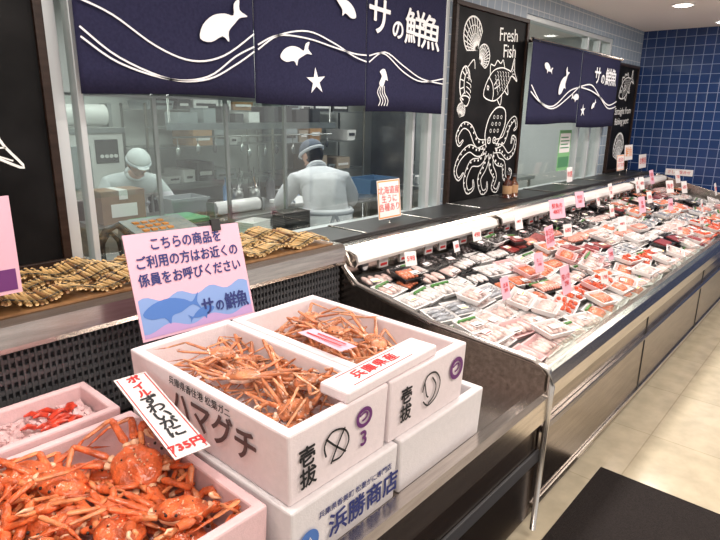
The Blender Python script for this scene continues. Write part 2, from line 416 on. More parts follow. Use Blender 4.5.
cards=[(2.55,.95,.80,.10,.13,paper_pk,'蛍いか\n298'),(2.28,1.12,.80,.075,.10,paper_pk,'北海\n398'),(3.15,1.30,.87,.14,.12,paper_pk,'本日の\nお買得'),(3.75,1.52,.93,.16,.13,paper_pk,'鮮魚市\n480円'),
 (2.75,1.18,.82,.07,.10,paper_pk,'たこ\n198'),(3.35,1.60,.90,.09,.10,paper,'298円'),(4.35,1.60,.93,.10,.12,paper_pk,'特売\n580'),(4.1,1.2,.84,.09,.10,paper,'498円'),
 (4.9,1.3,.86,.10,.13,paper_pk,'鮭\n398'),(5.1,1.62,.93,.12,.12,paper,'まぐろ\n780'),(5.6,1.55,.93,.12,.14,paper,'かに\n980'),(6.1,1.4,.90,.12,.12,paper,'海老'),(6.3,1.62,.95,.14,.14,paper_pk,'特売\n480'),
 (4.6,.95,.78,.07,.08,paper,'398'),(6.6,1.1,.86,.12,.12,paper,'298'),(2.2,1.60,.88,.07,.07,paper,'598'),(2.9,1.64,.89,.08,.07,paper,'498'),
 (2.65,1.62,.87,.06,.06,paper,'380'),(3.6,1.38,.85,.08,.08,paper,'680'),(4.75,1.60,.90,.08,.10,paper,'550'),(5.35,1.2,.84,.08,.10,paper_pk,'298'),(5.9,1.6,.93,.09,.12,paper,'400'),(6.8,1.5,.93,.10,.13,paper,'780'),(3.0,.93,.76,.06,.06,paper,'198'),(3.45,1.05,.78,.07,.07,paper_pk,'298'),(4.0,1.62,.89,.08,.09,paper,'398'),
 (5.2,.93,.78,.08,.08,paper,'298'),(5.8,1.05,.80,.09,.10,paper,'480'),(6.45,1.35,.87,.10,.12,paper,'680'),(5.45,1.4,.87,.09,.10,paper,'398'),(4.55,1.42,.86,.08,.09,paper,'500')]
for c in cards: price_card(*c,rz=U(-.3,.1))
price_card(2.50,1.98,1.03,.20,.215,paper,'北海道産\n生うに\n各種あり',ink_red,.1,1.004,0,ink_orange)
price_card(6.30,1.95,1.06,.22,.16,paper,'本日の\nおすすめ',ink_red,.1,1.004,0,ink_orange)
price_card(6.95,1.92,1.05,.26,.15,paper,'お刺身',ink_red,.1,1.004)
price_card(6.62,1.98,1.15,.26,.16,paper,'鮮魚',ink_orange,.1,1.004)
price_card(5.1,2.0,1.03,.12,.13,paper,'特選',ink_red,.1,1.004)
mb=MB(); mb.box(-.006,0,-.14,.14,-.035,.035,0); o=mb.obj('wall_notice',[paper]); o.location=(XB,1.62,1.00)
text('lettering','さしみ盛合せ',.04,ink_red,o,frame((-.008,0,0),*SIDE))
for x,hh,mm in [(3.92,.17,mat('soy_bottle',(.06,.015,.008),.15)),(4.02,.15,mat('soy_bottle2',(.10,.03,.01),.15))]:
    mb=MB(); mb.tube([(0,0,0),(0,0,hh*.6),(0,0,hh*.72),(0,0,hh*.8),(0,0,hh)],[.034,.034,.026,.013,.013],0,16)
    mb.tube([(0,0,hh),(0,0,hh+.02)],[.016,.016],1,12); mb.tube([(0,0,.03),(0,0,.09)],[.0347,.0347],2,16,cap=False)
    o=mb.obj('sauce_bottle',[mm,dark,card_m]); o.location=(x,2.0,1.005)

# ------------------------------------------------------------------ foam boxes
def foam_box(name,x0,x1,y0,y1,z0,z1,m,t=.028,fl=None):
    mb=MB(); cx,cy=(x0+x1)/2,(y0+y1)/2
    mb.crate(x0-cx,x1-cx,y0-cy,y1-cy,0,z1-z0,t,(fl if fl else z0+.04)-z0,0,.006)
    o=mb.obj(name,[m],None,.006); o.location=(cx,cy,z0); return o
b0a=foam_box('styrofoam_box',.685,1.06,.79,1.48,.602,.768,foam2)
b0b=foam_box('styrofoam_box',1.07,1.50,.79,1.49,.602,.768,foam2)
bA=foam_box('styrofoam_box',.69,1.025,.80,1.47,.770,.95,foam)
bB=foam_box('styrofoam_box',1.03,1.395,.80,1.46,.770,.95,foam)
bC=foam_box('styrofoam_box',.02,.668,.845,1.452,.602,.775,foam_pk,.026)
bD=foam_box('styrofoam_box',.10,.645,1.462,1.70,.602,.79,foam_pk,.024)
def P(o,name,body,size,M,m,**k): return ptext(name,body,size,M,m,o,**k)
yf=.797
def ft(x,z,r=0): return frame((x,yf+.002,z),*FRONT)@Matrix.Rotation(r,4,'Z')
def ring(o,x,z,r,m,w=.006,fill=None,ell=1.0):
    mb=MB(); M=T_(-V(o.location))@frame((x,yf+.0015,z),*FRONT)
    pts=[(r*math.cos(a*math.pi/8),ell*r*math.sin(a*math.pi/8)) for a in range(16)]
    if fill: mb.poly(pts,M,1,.0005,3)
    mb.ribbon(pts,w,M,0,True,.001)
    mb.obj('printed_ring',[m,fill or m],o)
def brush(o,strokes,m,w=.008):
    mb=MB(); M=T_(-V(o.location))@frame((0,yf+.0015,0),*FRONT)
    for s_ in strokes: mb.ribbon(s_,w,M,0,False,.001,4)
    mb.obj('brush_marks',[m],o)
P(bA,'lettering','壱\n拔',.052,ft(.745,.850,.04),ink_black,bold=.0012)
brush(bA,[[(.80,.895),(.83,.865),(.865,.835)],[(.862,.90),(.835,.86),(.815,.825)],[(.80,.85),(.795,.88),(.82,.905),(.86,.895),(.875,.86),(.85,.83),(.82,.83)]],ink_black,.005)
P(bA,'lettering','3',.055,ft(.930,.838),ink_purple,bold=.0012); ring(bA,.930,.897,.024,ink_purple,.010,None,.9); P(bA,'lettering','つ',.035,ft(.930,.897),ink_purple,bold=.001)
P(bB,'lettering','壱\n拔',.050,ft(1.10,.860,-.03),ink_black,bold=.0012)
brush(bB,[[(1.18,.895),(1.19,.855),(1.20,.845)],[(1.215,.90),(1.235,.87),(1.225,.84),(1.20,.825)],[(1.17,.87),(1.19,.91),(1.23,.91),(1.255,.875),(1.24,.835),(1.20,.82),(1.175,.84)]],ink_black,.005)
ring(bB,1.34,.885,.028,ink_purple,.013); P(bB,'lettering','つ',.04,ft(1.34,.885),ink_purple,bold=.001)
def sd(y,z): return frame((.688,y,z),*SIDE)
P(bA,'lettering','ハマグチ',.092,sd(1.08,.862),mat('ink_brown',(.10,.06,.06),.6),bold=.002,spacing=.95)
P(bA,'lettering','兵庫県香住港 松葉ガニ',.026,sd(1.13,.925),ink_black)
yf=.787
P(b0a,'lettering','浜勝商店',.066,ft(.93,.662),ink_navy,bold=.0014)
P(b0a,'lettering','兵庫県香美町 松葉がに専門店',.020,ft(.90,.715),ink_navy)
ring(b0a,.735,.668,.028,ink_blue,.006,ink_blue)
yf=.783
mb=MB(); M=T_(-V(b0a.location))@frame((.735,yf+.001,.668),*FRONT); mb.ribbon([(-.012,-.01),(0,.014),(.012,-.01)],.005,M,0,True,.0,0); mb.obj('logo_mark',[paper],b0a)
mb=MB(); mb.box(-.19,.19,-.045,.045,0,.030,0); o=mb.obj('foam_lid_strip',[foam],None,.006); o.location=(1.06,.85,.951); o.rotation_euler=(0,0,.03)
text('lettering','兵庫県産',.042,ink_red,o,frame((-.03,0,.031),(1,0,0),(0,1,0)),bold=.0008,spacing=1.1)
mb=MB(); mb.ribbon([(-.15,-.03),(.09,-.03),(.09,.03),(-.15,.03)],.003,frame((0,0,.0308),(1,0,0),(0,1,0)),0,True,0,0); mb.obj('stamp_border',[ink_red],o)
mb=MB(); mb.add([(-.10,-.03,0),(.10,-.03,.004),(.10,.03,.006),(-.10,.03,.002)],[(0,1,2,3)]); mb.ribbon([(-.08,.010),(.08,.010)],.006,frame((0,0,.007),(1,0,0),(0,1,0)),1,False,0,0); mb.ribbon([(-.08,-.008),(.05,-.008)],.006,frame((0,0,.007),(1,0,0),(0,1,0)),1,False,0,0)
o=mb.obj('product_label',[paper_pk,ink_red]); o.location=(1.085,1.08,.968); o.rotation_euler=(0.0,.05,1.45)

# ------------------------------------------------------------------ crabs
def crab(mb, c, ang, size, bnd, zf, zt, tilt=0.0, long=1.0, lr=1.0):
    a,b,d,u=0,1,2,3
    Rz=Matrix.Rotation(ang,3,'Z')@Matrix.Rotation(tilt,3,'X')@Matrix.Rotation(U(-.3,.3),3,'Y')
    c=V(c); sd=U(0,100)
    c.x=min(max(c.x,bnd[0]+size*.45),bnd[1]-size*.45)
    c.y=min(max(c.y,bnd[2]+size*.45),bnd[3]-size*.45)
    def shp(p):
        an=math.atan2(p.y,p.x)
        r=1.0-.14*max(0,p.y)**2+.035*math.cos(5*an)+.03*math.sin(14*an)
        q=V((p.x*r,p.y*r*(1-.10*abs(p.x)),p.z))
        if p.z>0:
            q.z*= .8+.45*noise.noise(V((p.x*2.6+sd,p.y*2.6,0)))
            q.z+= .09*noise.noise(V((p.x*8+sd,p.y*8,3)))
        else: q.z*=.55
        return q
    mb.ell(c,(size*.5,size*.46,size*.26),a,None,28,14,shp,Rz)
    mb.ell(c+Rz@V((0,-.03*size,-.07*size)),(size*.44,size*.40,size*.16),u,None,14,8,None,Rz)
    for i in range(34):
        th=U(0,6.28); rr=U(.1,.95)
        p=V((math.cos(th)*rr*size*.48,math.sin(th)*rr*size*.42,size*.25*math.sqrt(max(0,1-rr*rr))*.85))
        mb.ell(c+Rz@p,(size*.018,)*3,d if i<5 else u,None,6,4)
    def clampP(p):
        p=V(p); p.x=min(max(p.x,bnd[0]),bnd[1]); p.y=min(max(p.y,bnd[2]),bnd[3]); p.z=min(max(p.z,zf),zt+U(-.01,.01)); return p
    for s in (-1,1):
        for k in range(4):
            aa=math.radians([38,12,-16,-44][k]+U(-10,10))
            dr=V((s*math.cos(aa),math.sin(aa),0))
            base=V((s*size*.40*math.cos(aa*.8),size*.30*math.sin(aa*1.3),-size*.04))
            L1=size*.60*long*[1,1.1,1,.7][k]; L2=size*.50*long*[1,1.1,1,.7][k]; L3=size*.50*long*[1,1,1,.7][k]
            cur=V((-dr.y*U(-.5,.5),dr.x*U(-.5,.5),0))
            p0=base; p1=base+dr*size*.16+V((0,0,size*.06))
            p2=p1+(dr+V((0,0,U(.05,.40)))).normalized()*L1
            d1=dr*.6+cur
            t2=c+Rz@(p2+d1.normalized()*L2)
            if t2.x<bnd[0] or t2.x>bnd[1] or t2.y<bnd[2] or t2.y>bnd[3]:
                d1=V((-dr.y,dr.x,0))*random.choice([-1,1])*.9-dr*.35
            p3=p2+(d1+V((0,0,-U(.1,.6)))).normalized()*L2
            p4=p3+(d1*.8+cur*.6+V((0,0,-U(.1,.5)))).normalized()*L3
            W=[clampP(c+Rz@q) for q in (p0,p1,p2,p3,p4)]
            r=size*.092*lr
            def seg(A,B,ra,rb,m):
                if (B-A).length<.012: return
                mb.tube([A,A.lerp(B,.12),A.lerp(B,.5),A.lerp(B,.88),B],[ra*.55,ra,(ra+rb)/2,rb*1.2,rb*.7],m,8,None,.62)
            seg(W[0],W[1],r*.95,r,u); seg(W[1],W[2],r*1.1,r*.75,a); seg(W[2],W[3],r*.75,r*.5,b)
            if (W[4]-W[3]).length>.012: mb.tube([W[3],W[3].lerp(W[4],.15),W[3].lerp(W[4],.6),W[4]],[r*.3,r*.46,r*.26,r*.03],a,7,None,.7)
        p0=V((s*size*.30,size*.32,-size*.02)); p1=p0+V((s*size*.22,size*.14,size*.05)); p2=p1+V((s*size*.05,size*.36,U(0,size*.15)))
        p3=p2+V((-s*size*.18,size*.26,-size*.05))
        W=[clampP(c+Rz@q) for q in (p0,p1,p2,p3)]
        mb.tube([W[0],W[1]],[size*.05,size*.06],b,7); mb.tube([W[1],W[1].lerp(W[2],.5),W[2]],[size*.05,size*.075,size*.05],a,7)
        mb.tube([W[2],W[2].lerp(W[3],.4),W[3]],[size*.05,size*.11,size*.075],a,8,None,.7)
        d3=(W[3]-W[2]); 
        if d3.length<.003: d3=V((0,1,0))
        d3.normalize(); sdv=d3.cross(V((0,0,1))).normalized() if abs(d3.z)<.98 else V((1,0,0))
        for q in (-1,1):
            mb.tube([clampP(W[3]+sdv*q*size*.04), clampP(W[3]+d3*size*.12+sdv*q*size*.07), clampP(W[3]+d3*size*.25+sdv*q*size*.012)],[size*.045,size*.032,size*.005],u if q>0 else b,6)
        mb.ell(c+Rz@V((s*size*.09,size*.45,size*.07)),(size*.03,)*3,d,None,6,4)
def pile(name,cent,crabs,bnd,zf,zt,mats,size,long,zb,zs,lr=1.0):
    mb=MB()
    for (x,y,lay,a) in crabs:
        crab(mb,(x,y,zb+lay*zs),a,size*U(.92,1.08),bnd,zf,zt,U(-.35,.35),long,lr)
    for v in mb.v: v-=V(cent)
    o=mb.obj(name,mats); o.location=cent; return o
mC=[crab_or,crab_or2,crab_sp,crab_or3]; mR=[crab_br,crab_br2,crab_sp,crab_br3]
cs=[]
for i,(x,y) in enumerate([(.12,.98),(.30,.95),(.50,.95),(.14,1.16),(.33,1.14),(.53,1.13),(.12,1.33),(.31,1.33),(.52,1.32),
   (.22,1.05),(.42,1.02),(.42,1.26),(.22,1.25),(.57,1.20),(.55,1.00),(.12,1.08),(.34,1.38),(.33,1.14),(.15,1.36)]):
    cs.append((x+U(-.02,.02),y+U(-.02,.02),0 if i<9 else 1,U(0,6.28)))
pile('boiled_crab_pile',(.34,1.15,.65),cs,(.062,.625,.888,1.41),.655,.81,mC,.132,1.15,.70,.055,.82)
cs=[(U(.77,.95),.90+i*.050+U(-.01,.01),(i%3)*.6,U(0,6.28)) for i in range(10)]
pile('snow_crab_pile',(.86,1.13,.82),cs,(.735,.98,.90,1.42),.822,.955,mR,.085,1.9,.868,.045,.8)
cs=[(U(1.13,1.30),.93+i*.052+U(-.01,.01),(i%3)*.6,U(0,6.28)) for i in range(9)]
pile('snow_crab_pile',(1.21,1.13,.82),cs,(1.075,1.35,.90,1.41),.822,.965,mR,.085,1.9,.868,.045,.8)
ice_m=mat('crushed_ice',(.74,.50,.50),.2,var=.15,vscale=60,bump=.6,bscale=90)
mb=MB(); nx,ny=60,30; vs=[];fs=[]
for j in range(ny+1):
    for i in range(nx+1):
        x=-.240+.48*i/nx; y=-.088+.176*j/ny
        vs.append((x,y,.005+.012*noise.noise(V((x*30,y*30,0)))+.010*noise.noise(V((x*90,y*90,5)))))
for j in range(ny):
    for i in range(nx): a=j*(nx+1)+i; fs.append((a,a+1,a+nx+2,a+nx+1))
mb.add(vs,fs,0,True)
for i in range(260):
    q=U(.003,.008); M=T_((U(-.22,.22),U(-.08,.08),.010))@Matrix.Rotation(U(0,3),4,V((R(),R(),R()+.1)))
    mb.box(-q,q,-q,q,-q*.6,q*.6,0,M)
for i in range(16):
    x=U(.05,.19); y=U(-.06,.05); a=U(-.6,.6)+(.4 if i%2 else 2.8); l=U(.03,.07)
    p=V((x,y,.020)); d=V((math.cos(a),math.sin(a),0))
    q=p+d*l; q.x=min(max(q.x,-.21),.21); q.y=min(max(q.y,-.08),.08); m_=(p+q)/2+V((0,0,.008))
    mb.tube([p,m_,q],[.008,.008,.003],1,7)
o=mb.obj('crushed_ice_with_crab_legs',[ice_m,mat('red_crab_leg',(.72,.05,.02),.3,var=.5,vscale=50,coat=.4)]); o.location=(.372,1.581,.742)
mb=MB(); 
e=empty('crab_price_placard',(.62,1.2,.86))
M=frame((.555,1.02,.862),(1,-.12,0),(.055,.36,.05))
mb.box(0,.085,0,.37,-.001,.001,0,M)
mb.ribbon([(.006,.006),(.079,.006),(.079,.364),(.006,.364)],.003,M,1,True,.0014,0)
for v in mb.v: v-=V(e.location)
mb.obj('card',[paper,ink_red],e)
Ml=T_(-V(e.location))@M
for i,ch in enumerate('ボイルずわいがに'):
    text('lettering',ch,.036 if i<3 else .046,ink_black if i>2 else ink_red,e,Ml@T_((.043,.345-i*.037,.003)),bold=.0012)
text('lettering','735円',.034,ink_red,e,Ml@T_((.043,.030,.003)),bold=.0012)

# ------------------------------------------------------------------ pink notice signs
def sign_fish(mb,M,cx,cz,L,mi,z,flip=1,rot=0.0):
    pts=[(-.5,.02),(-.3,.14),(0,.17),(.25,.09),(.38,.02),(.52,.15),(.47,0),(.52,-.14),(.38,-.03),(.15,-.10),(-.02,-.12),(-.08,-.24),(-.16,-.12),(-.38,-.09)]
    c,s=math.cos(rot),math.sin(rot)
    mb.poly([(cx+L*(flip*p[0]*c-p[1]*s),cz+L*(flip*p[0]*s+p[1]*c)) for p in pts],M,mi,z,3)
e=empty('notice_sign',(.98,1.62,.602))
M=frame((.785,1.575,.908),(1,.0,-.035),(.0,.30,1)); Mi=T_(-V(e.location))@M
mb=MB(); sw,sh=.430,.335
mb.box(0,sw,0,sh,-.003,0,0,Mi)
wav=[(0.008,.008),(sw-.008,.008)]+[(sw-.008-(sw-.016)*i/24,.125+.010*math.sin(i*.9)) for i in range(25)]
mb.poly(wav,Mi,1,.0006)
mb.poly([(0.008,.008),(sw-.008,.008)]+[(sw-.008-(sw-.016)*i/24,.030+.010*math.sin(i*.7+1)) for i in range(25)],Mi,5,.0010)
sign_fish(mb,Mi,.115,.085,.20,3,.0014,1,.05); sign_fish(mb,Mi,.22,.048,.10,3,.0016,-1,.2)
mb.tube([(sw/2,sh*.9,-.006),(sw/2,0,-.006)],.004,4,8,Mi)
mb.box(sw*.74,sw*.82,sh-.02,sh+.02,-.006,.006,4,Mi)
bx_=Mi@V((sw/2,0,-.006)); mb.tube([bx_,(bx_.x,bx_.y,.01)],.005,4,8); mb.box(bx_.x-.06,bx_.x+.06,bx_.y-.03,bx_.y+.03,0,.008,4)
mb.obj('sign_panel',[paper_pk,ink_lblue,ink_navy,ink_blue,black,mat('ink_mauve',(.50,.32,.58),.6)],e)
for i,tx in enumerate(['こちらの商品を','ご利用の方はお近くの','係員をお呼びください']):
    text('lettering',tx,.043,ink_navy,e,Mi@T_((sw/2,.295-i*.055,.002)),bold=.0009,sx=.90)
for i,ch in enumerate('サの鮮魚'):
    text('lettering',ch,.062 if i!=1 else .042,ink_navy,e,Mi@T_((.245+i*.047,.062-(.004 if i==1 else 0),.003)),bold=.0012,sx=.85)
e=empty('notice_sign',(.34,1.725,.602)); mb=MB()
mb.box(-.18,.18,-.003,.003,.50,.77,0); mb.box(-.17,.17,-.0036,-.003,.51,.57,1); mb.tube([(0,.006,0),(0,.006,.72)],.005,2,8); mb.box(-.06,.06,-.015,.02,0,.008,2)
mb.obj('sign_panel',[paper_pk,ink_purple,black],e)
text('lettering','本日入荷\n生本まぐろ',.06,ink_red,e,frame((0,-.005,.68),*FRONT))

# ------------------------------------------------------------------ bamboo mats on the ledge
mb=MB()
for r in range(3):
    y0=1.775+r*.125; x=-.2
    while x<1.80:
        ph=x*2*math.pi/.21+r*.8
        z=1.036+.012*(1+math.sin(ph))+.004*R()
        tl=U(-.008,.008)
        mb.tube([(x+tl,y0+U(-.004,.004),z),(x-tl,y0+.112+U(-.004,.004),z+.012*math.sin(ph*.5+r))],.0062*U(.8,1.1),0 if R()<.88 else 1,6)
        x+=.0128
    for q in (.02,.09):
        mb.tube([(-.2+i*.02,y0+q,1.043+.012*(1+math.sin((-.2+i*.02)*2*math.pi/.21+r*.8))+.012*math.sin(((-.2+i*.02)*2*math.pi/.21+r*.8)*.5+r)*(q/.112)) for i in range(101)],.0022,2,5)
mb.box(-.22,1.82,1.768,2.17,1.021,1.028,1)
mb.obj('bamboo_mat',[bamboo,bamboo_d,black])

# ------------------------------------------------------------------ noren curtains
YN=2.10
def noren(panels,ztop,zb,rodx,name='noren_curtain'):
    e=empty(name,(panels[0][0],YN,ztop)); L=V(e.location)
    for (a,b),z0 in zip(panels,zb):
        mb=MB(); nx=40; vs=[];fs=[]
        for j in range(9):
            zz=ztop+(z0-ztop)*j/8
            for i in range(nx+1):
                x=a+(b-a)*i/nx; vs.append((x-L.x,.008*math.sin(x*9)*(j/8),zz-L.z+.006*math.sin(x*5+1)*(j/8)))
        for j in range(8):
            for i in range(nx): q=j*(nx+1)+i; fs.append((q,q+1,q+nx+2,q+nx+1))
        mb.add(vs,fs,0,True); o=mb.obj('cloth_panel',[noren_m],e)
        so=o.modifiers.new('s','SOLIDIFY'); so.thickness=.002
    mb=MB(); mb.tube([(rodx[0]-L.x,0,.0),(rodx[1]-L.x,0,.0)],.014,0,12)
    for x in (rodx[0]+.12,(rodx[0]+rodx[1])/2,rodx[1]-.12): mb.box(x-L.x-.01,x-L.x+.01,-.01,YW-YN,-.012,.012,0)
    mb.obj('rod',[steel],e)
    return e
def star(cx,cz,r,rot=0):
    return [(cx+(r if i%2==0 else r*.36)*math.cos(rot+i*math.pi/5),cz+(r if i%2==0 else r*.36)*math.sin(rot+i*math.pi/5)) for i in range(10)]
n1=noren([(.91,1.668),(1.672,2.408),(2.412,3.14)],2.38,(1.655,1.635,1.605),(.86,3.17))
mb=MB(); M=T_(-V(n1.location))@frame((0,YN-.0125,0),*FRONT)
def shape(cx,cz,L,pts,rot=0,flip=1):
    c,s=math.cos(rot),math.sin(rot)
    mb.poly([(cx+L*(flip*p[0]*c-p[1]*s),cz+L*(flip*p[0]*s+p[1]*c)) for p in pts],M,0,0,3)
whale=[(-.45,-.02),(-.30,.14),(-.05,.20),(.18,.15),(.33,.07),(.42,.22),(.56,.25),(.49,.10),(.60,-.04),(.44,-.01),(.30,-.05),(.12,-.12),(.05,-.26),(-.03,-.14),(-.28,-.14)]
shape(1.49,1.93,.25,whale,.45)
shape(1.89,1.855,.19,whale,.15)
mb.poly(star(2.03,1.745,.065,.4),M)
shape(2.24,2.10,.18,whale,-.4,-1)
shape(2.53,1.76,.15,[(-.1,.5),(.25,.25),(.12,.2),(.12,-.1),(-.12,-.1),(-.12,.2),(-.3,.28)],-.5)
for i in range(4): mb.ribbon([(2.515+i*.012,1.745),(2.495+i*.02,1.71),(2.52+i*.022,1.67),(2.505+i*.024,1.64)],.006,M)
for off in (0,1):
    d=off*.032
    mb.ribbon([(.92,1.87-d),(1.05,1.78-d*.6),(1.25,1.715),(1.42,1.725+d*.3),(1.56,1.79+d),(1.66,1.85+d*.6)],.007,M)
    mb.ribbon([(1.68,1.86+d*.6),(1.80,1.93),(1.98,1.965-d),(2.15,1.93-d*.6),(2.30,1.88+d*.4),(2.40,1.86+d)],.007,M)
    mb.ribbon([(2.42,1.86+d),(2.55,1.92-d*.3),(2.72,1.86-d),(2.9,1.80-d*.5),(3.13,1.78+d)],.007,M)
mb.ribbon([(.92,1.96),(1.04,1.92),(1.2,1.83),(1.35,1.79),(1.50,1.82),(1.66,1.92)],.007,M)
mb.obj('noren_print',[noren_w],n1)
for i,ch in enumerate('サの鮮魚'):
    text('lettering',ch,.20 if i!=1 else .11,noren_w,n1,M@T_((2.50+i*.158,2.08-i*.012-(.03 if i==1 else 0),.001))@Matrix.Rotation(-.05,4,'Z'),bold=.003)
n2=noren([(4.34,5.33),(5.34,6.34)],2.16,(1.535,1.50),(4.32,6.38))
mb=MB(); M=T_(-V(n2.location))@frame((0,YN-.0125,0),*FRONT)
shape(4.95,1.86,.25,whale,.8); shape(5.25,1.76,.16,whale,.1,-1); mb.poly(star(5.45,1.65,.06,.4),M)
for off in (0,1):
    d=off*.05
    mb.ribbon([(4.35,1.83-d),(4.55,1.70),(4.80,1.66+d*.4),(5.1,1.76+d),(5.32,1.86-d*.2)],.011,M)
    mb.ribbon([(5.35,1.86-d*.2),(5.6,1.88-d),(5.85,1.78),(6.1,1.68+d*.6),(6.33,1.70+d)],.011,M)
shape(4.62,1.97,.16,whale,-.4); shape(5.7,1.70,.12,whale,.5)
mb.obj('noren_print',[noren_w],n2)
for i,ch in enumerate('サの鮮魚'):
    text('lettering',ch,.17 if i!=1 else .10,noren_w,n2,M@T_((5.72+i*.145,1.96-(.02 if i==1 else 0),.001)),bold=.003)

# ------------------------------------------------------------------ blackboards
def board(x0,x1,z0,z1,fr=.03):
    e=empty('blackboard',(x0,YW,z0)); w=x1-x0; h=z1-z0
    mb=MB(); mb.box(fr,w-fr,-.02,-.001,fr,h-fr,0); mb.obj('board_panel',[board_m],e)
    mb=MB(); mb.box(0,w,-.035,-.001,0,fr); mb.box(0,w,-.035,-.001,h-fr,h); mb.box(0,fr,-.035,-.001,fr,h-fr); mb.box(w-fr,w,-.035,-.001,fr,h-fr)
    mb.obj('board_frame',[wood_dk],e,.003)
    return e, frame((0,-.0215,0),*FRONT)
def arc(cx,cz,rx,rz,a0,a1,n=10,rot=0):
    o=[]
    for i in range(n+1):
        a=a0+(a1-a0)*i/n; x=rx*math.cos(a); z=rz*math.sin(a)
        o.append((cx+x*math.cos(rot)-z*math.sin(rot),cz+x*math.sin(rot)+z*math.cos(rot)))
    return o
def shellfan(mb,M,cx,cz,r,rot,w=.008):
    tip=(cx-r*.9*math.cos(rot),cz-r*.9*math.sin(rot))
    edge=arc(cx,cz,r,r,rot-1.9,rot+1.9,12)
    mb.ribbon(edge,w*1.4,M); mb.ribbon([edge[0],tip,edge[-1]],w,M,sm=0)
    for p in edge[1:-1:1]: mb.ribbon([tip,((tip[0]+p[0])/2,(tip[1]+p[1])/2),p],w,M,sm=0)
    for k in (.5,.75): mb.ribbon([(tip[0]+(p[0]-tip[0])*k,tip[1]+(p[1]-tip[1])*k) for p in edge],w*.8,M)
def fishdraw(mb,M,cx,cz,L,rot,w=.009,flip=1):
    def T(p):
        x=p[0]*flip*L; z=p[1]*L; return (cx+x*math.cos(rot)-z*math.sin(rot),cz+x*math.sin(rot)+z*math.cos(rot))
    def rb(pts,ww=w,**k): mb.ribbon([T(p) for p in pts],ww,M,**k)
    rb([(-.5,.0),(-.38,.13),(-.15,.22),(.1,.18),(.3,.07),(.36,.04),(.5,.18),(.46,.0),(.5,-.17),(.36,-.04),(.25,-.09),(.05,-.18),(-.2,-.2),(-.4,-.11)],closed=True)
    rb([(-.25,.2),(-.2,.33),(-.1,.28),(0,.32),(.08,.25),(.16,.27),(.18,.15)]); rb([(-.15,-.2),(-.08,-.32),(.0,-.2)]); rb([(.1,-.17),(.18,-.26),(.2,-.12)])
    rb([(-.28,.17),(-.22,.05),(-.23,-.08),(-.28,-.16)])
    rb([(-.38,.05),(-.36,.08),(-.33,.05),(-.36,.02)],closed=True)
    rb([(-.18,.02),(-.05,.06),(-.03,-.03),(-.18,-.03)])
    for i in range(6):
        for j in range(-2,3):
            x=-.12+i*.075; z=j*.06+(.03 if i%2 else 0)
            if abs(z)<.17-.38*max(0,x): rb([(x,z+.03),(x+.025,z),(x,z-.03)],w*.55)
    for q in (-.1,-.04,.03,.1): rb([(.38,q*.4),(.47,q*1.2)],w*.6,sm=0)
def tent(mb,M,pts,w0,w):
    P=catmull(pts,5); n=len(P); l=[];r=[]
    for i,p in enumerate(P):
        t=(P[min(i+1,n-1)]-P[max(i-1,0)]).normalized(); nn=V((-t.y,t.x)); ww=w0*(1-.85*i/(n-1))
        l.append(p+nn*ww); r.append(p-nn*ww)
        if 0<i<n-2 and i%2==0: mb.poly([(p.x-nn.x*ww*.45+.32*ww*math.cos(a*1.05),p.y-nn.y*ww*.45+.32*ww*math.sin(a*1.05)) for a in range(6)],M)
    mb.ribbon(l,w,M,sm=0); mb.ribbon(r+[l[-1]],w,M,sm=0)
e,M=board(3.36,4.40,.965,2.31)
mb=MB()
shellfan(mb,M,.24,1.15,.12,2.2); shellfan(mb,M,.40,1.03,.08,.6,.006)
fishdraw(mb,M,.66,.87,.50,.40,.008)
mb.ribbon(arc(.17,.84,.065,.11,.3,4.6,12),.011,M); mb.ribbon(arc(.19,.84,.03,.07,.3,4.4,10),.008,M)
for i in range(7):
    a=.6+i*.58; mb.ribbon([(.17+.068*math.cos(a),.84+.115*math.sin(a)),(.19+.03*math.cos(a),.84+.07*math.sin(a))],.008,M,sm=0)
mb.ribbon([(.2,.95),(.27,1.0),(.29,.94)],.007,M); mb.ribbon([(.12,.74),(.20,.69),(.24,.74),(.18,.76)],.008,M,closed=True)
for i in range(4): mb.ribbon([(.19,.88-i*.03),(.24,.87-i*.035),(.25,.85-i*.035)],.006,M)
shellfan(mb,M,.14,.66,.05,1.2,.006)
cx,cz=.58,.42
mb.ribbon([(cx-.06,cz-.02),(cx-.09,cz+.08),(cx-.04,cz+.20),(cx+.07,cz+.27),(cx+.19,cz+.25),(cx+.20,cz+.13),(cx+.09,cz-.01)],.010,M)
for q in (-.035,.045):
    mb.ribbon(arc(cx+q+.01,cz+.030,.022,.022,0,6.28,8),.008,M); mb.poly(arc(cx+q+.01,cz+.030,.008,.008,0,5.6,6),M)
for i in range(9): mb.ribbon(arc(cx-.01+(i%3)*.055+(i//3)*.02,cz+.10+(i//3)*.050,.012,.012,0,6.28,6),.004,M)
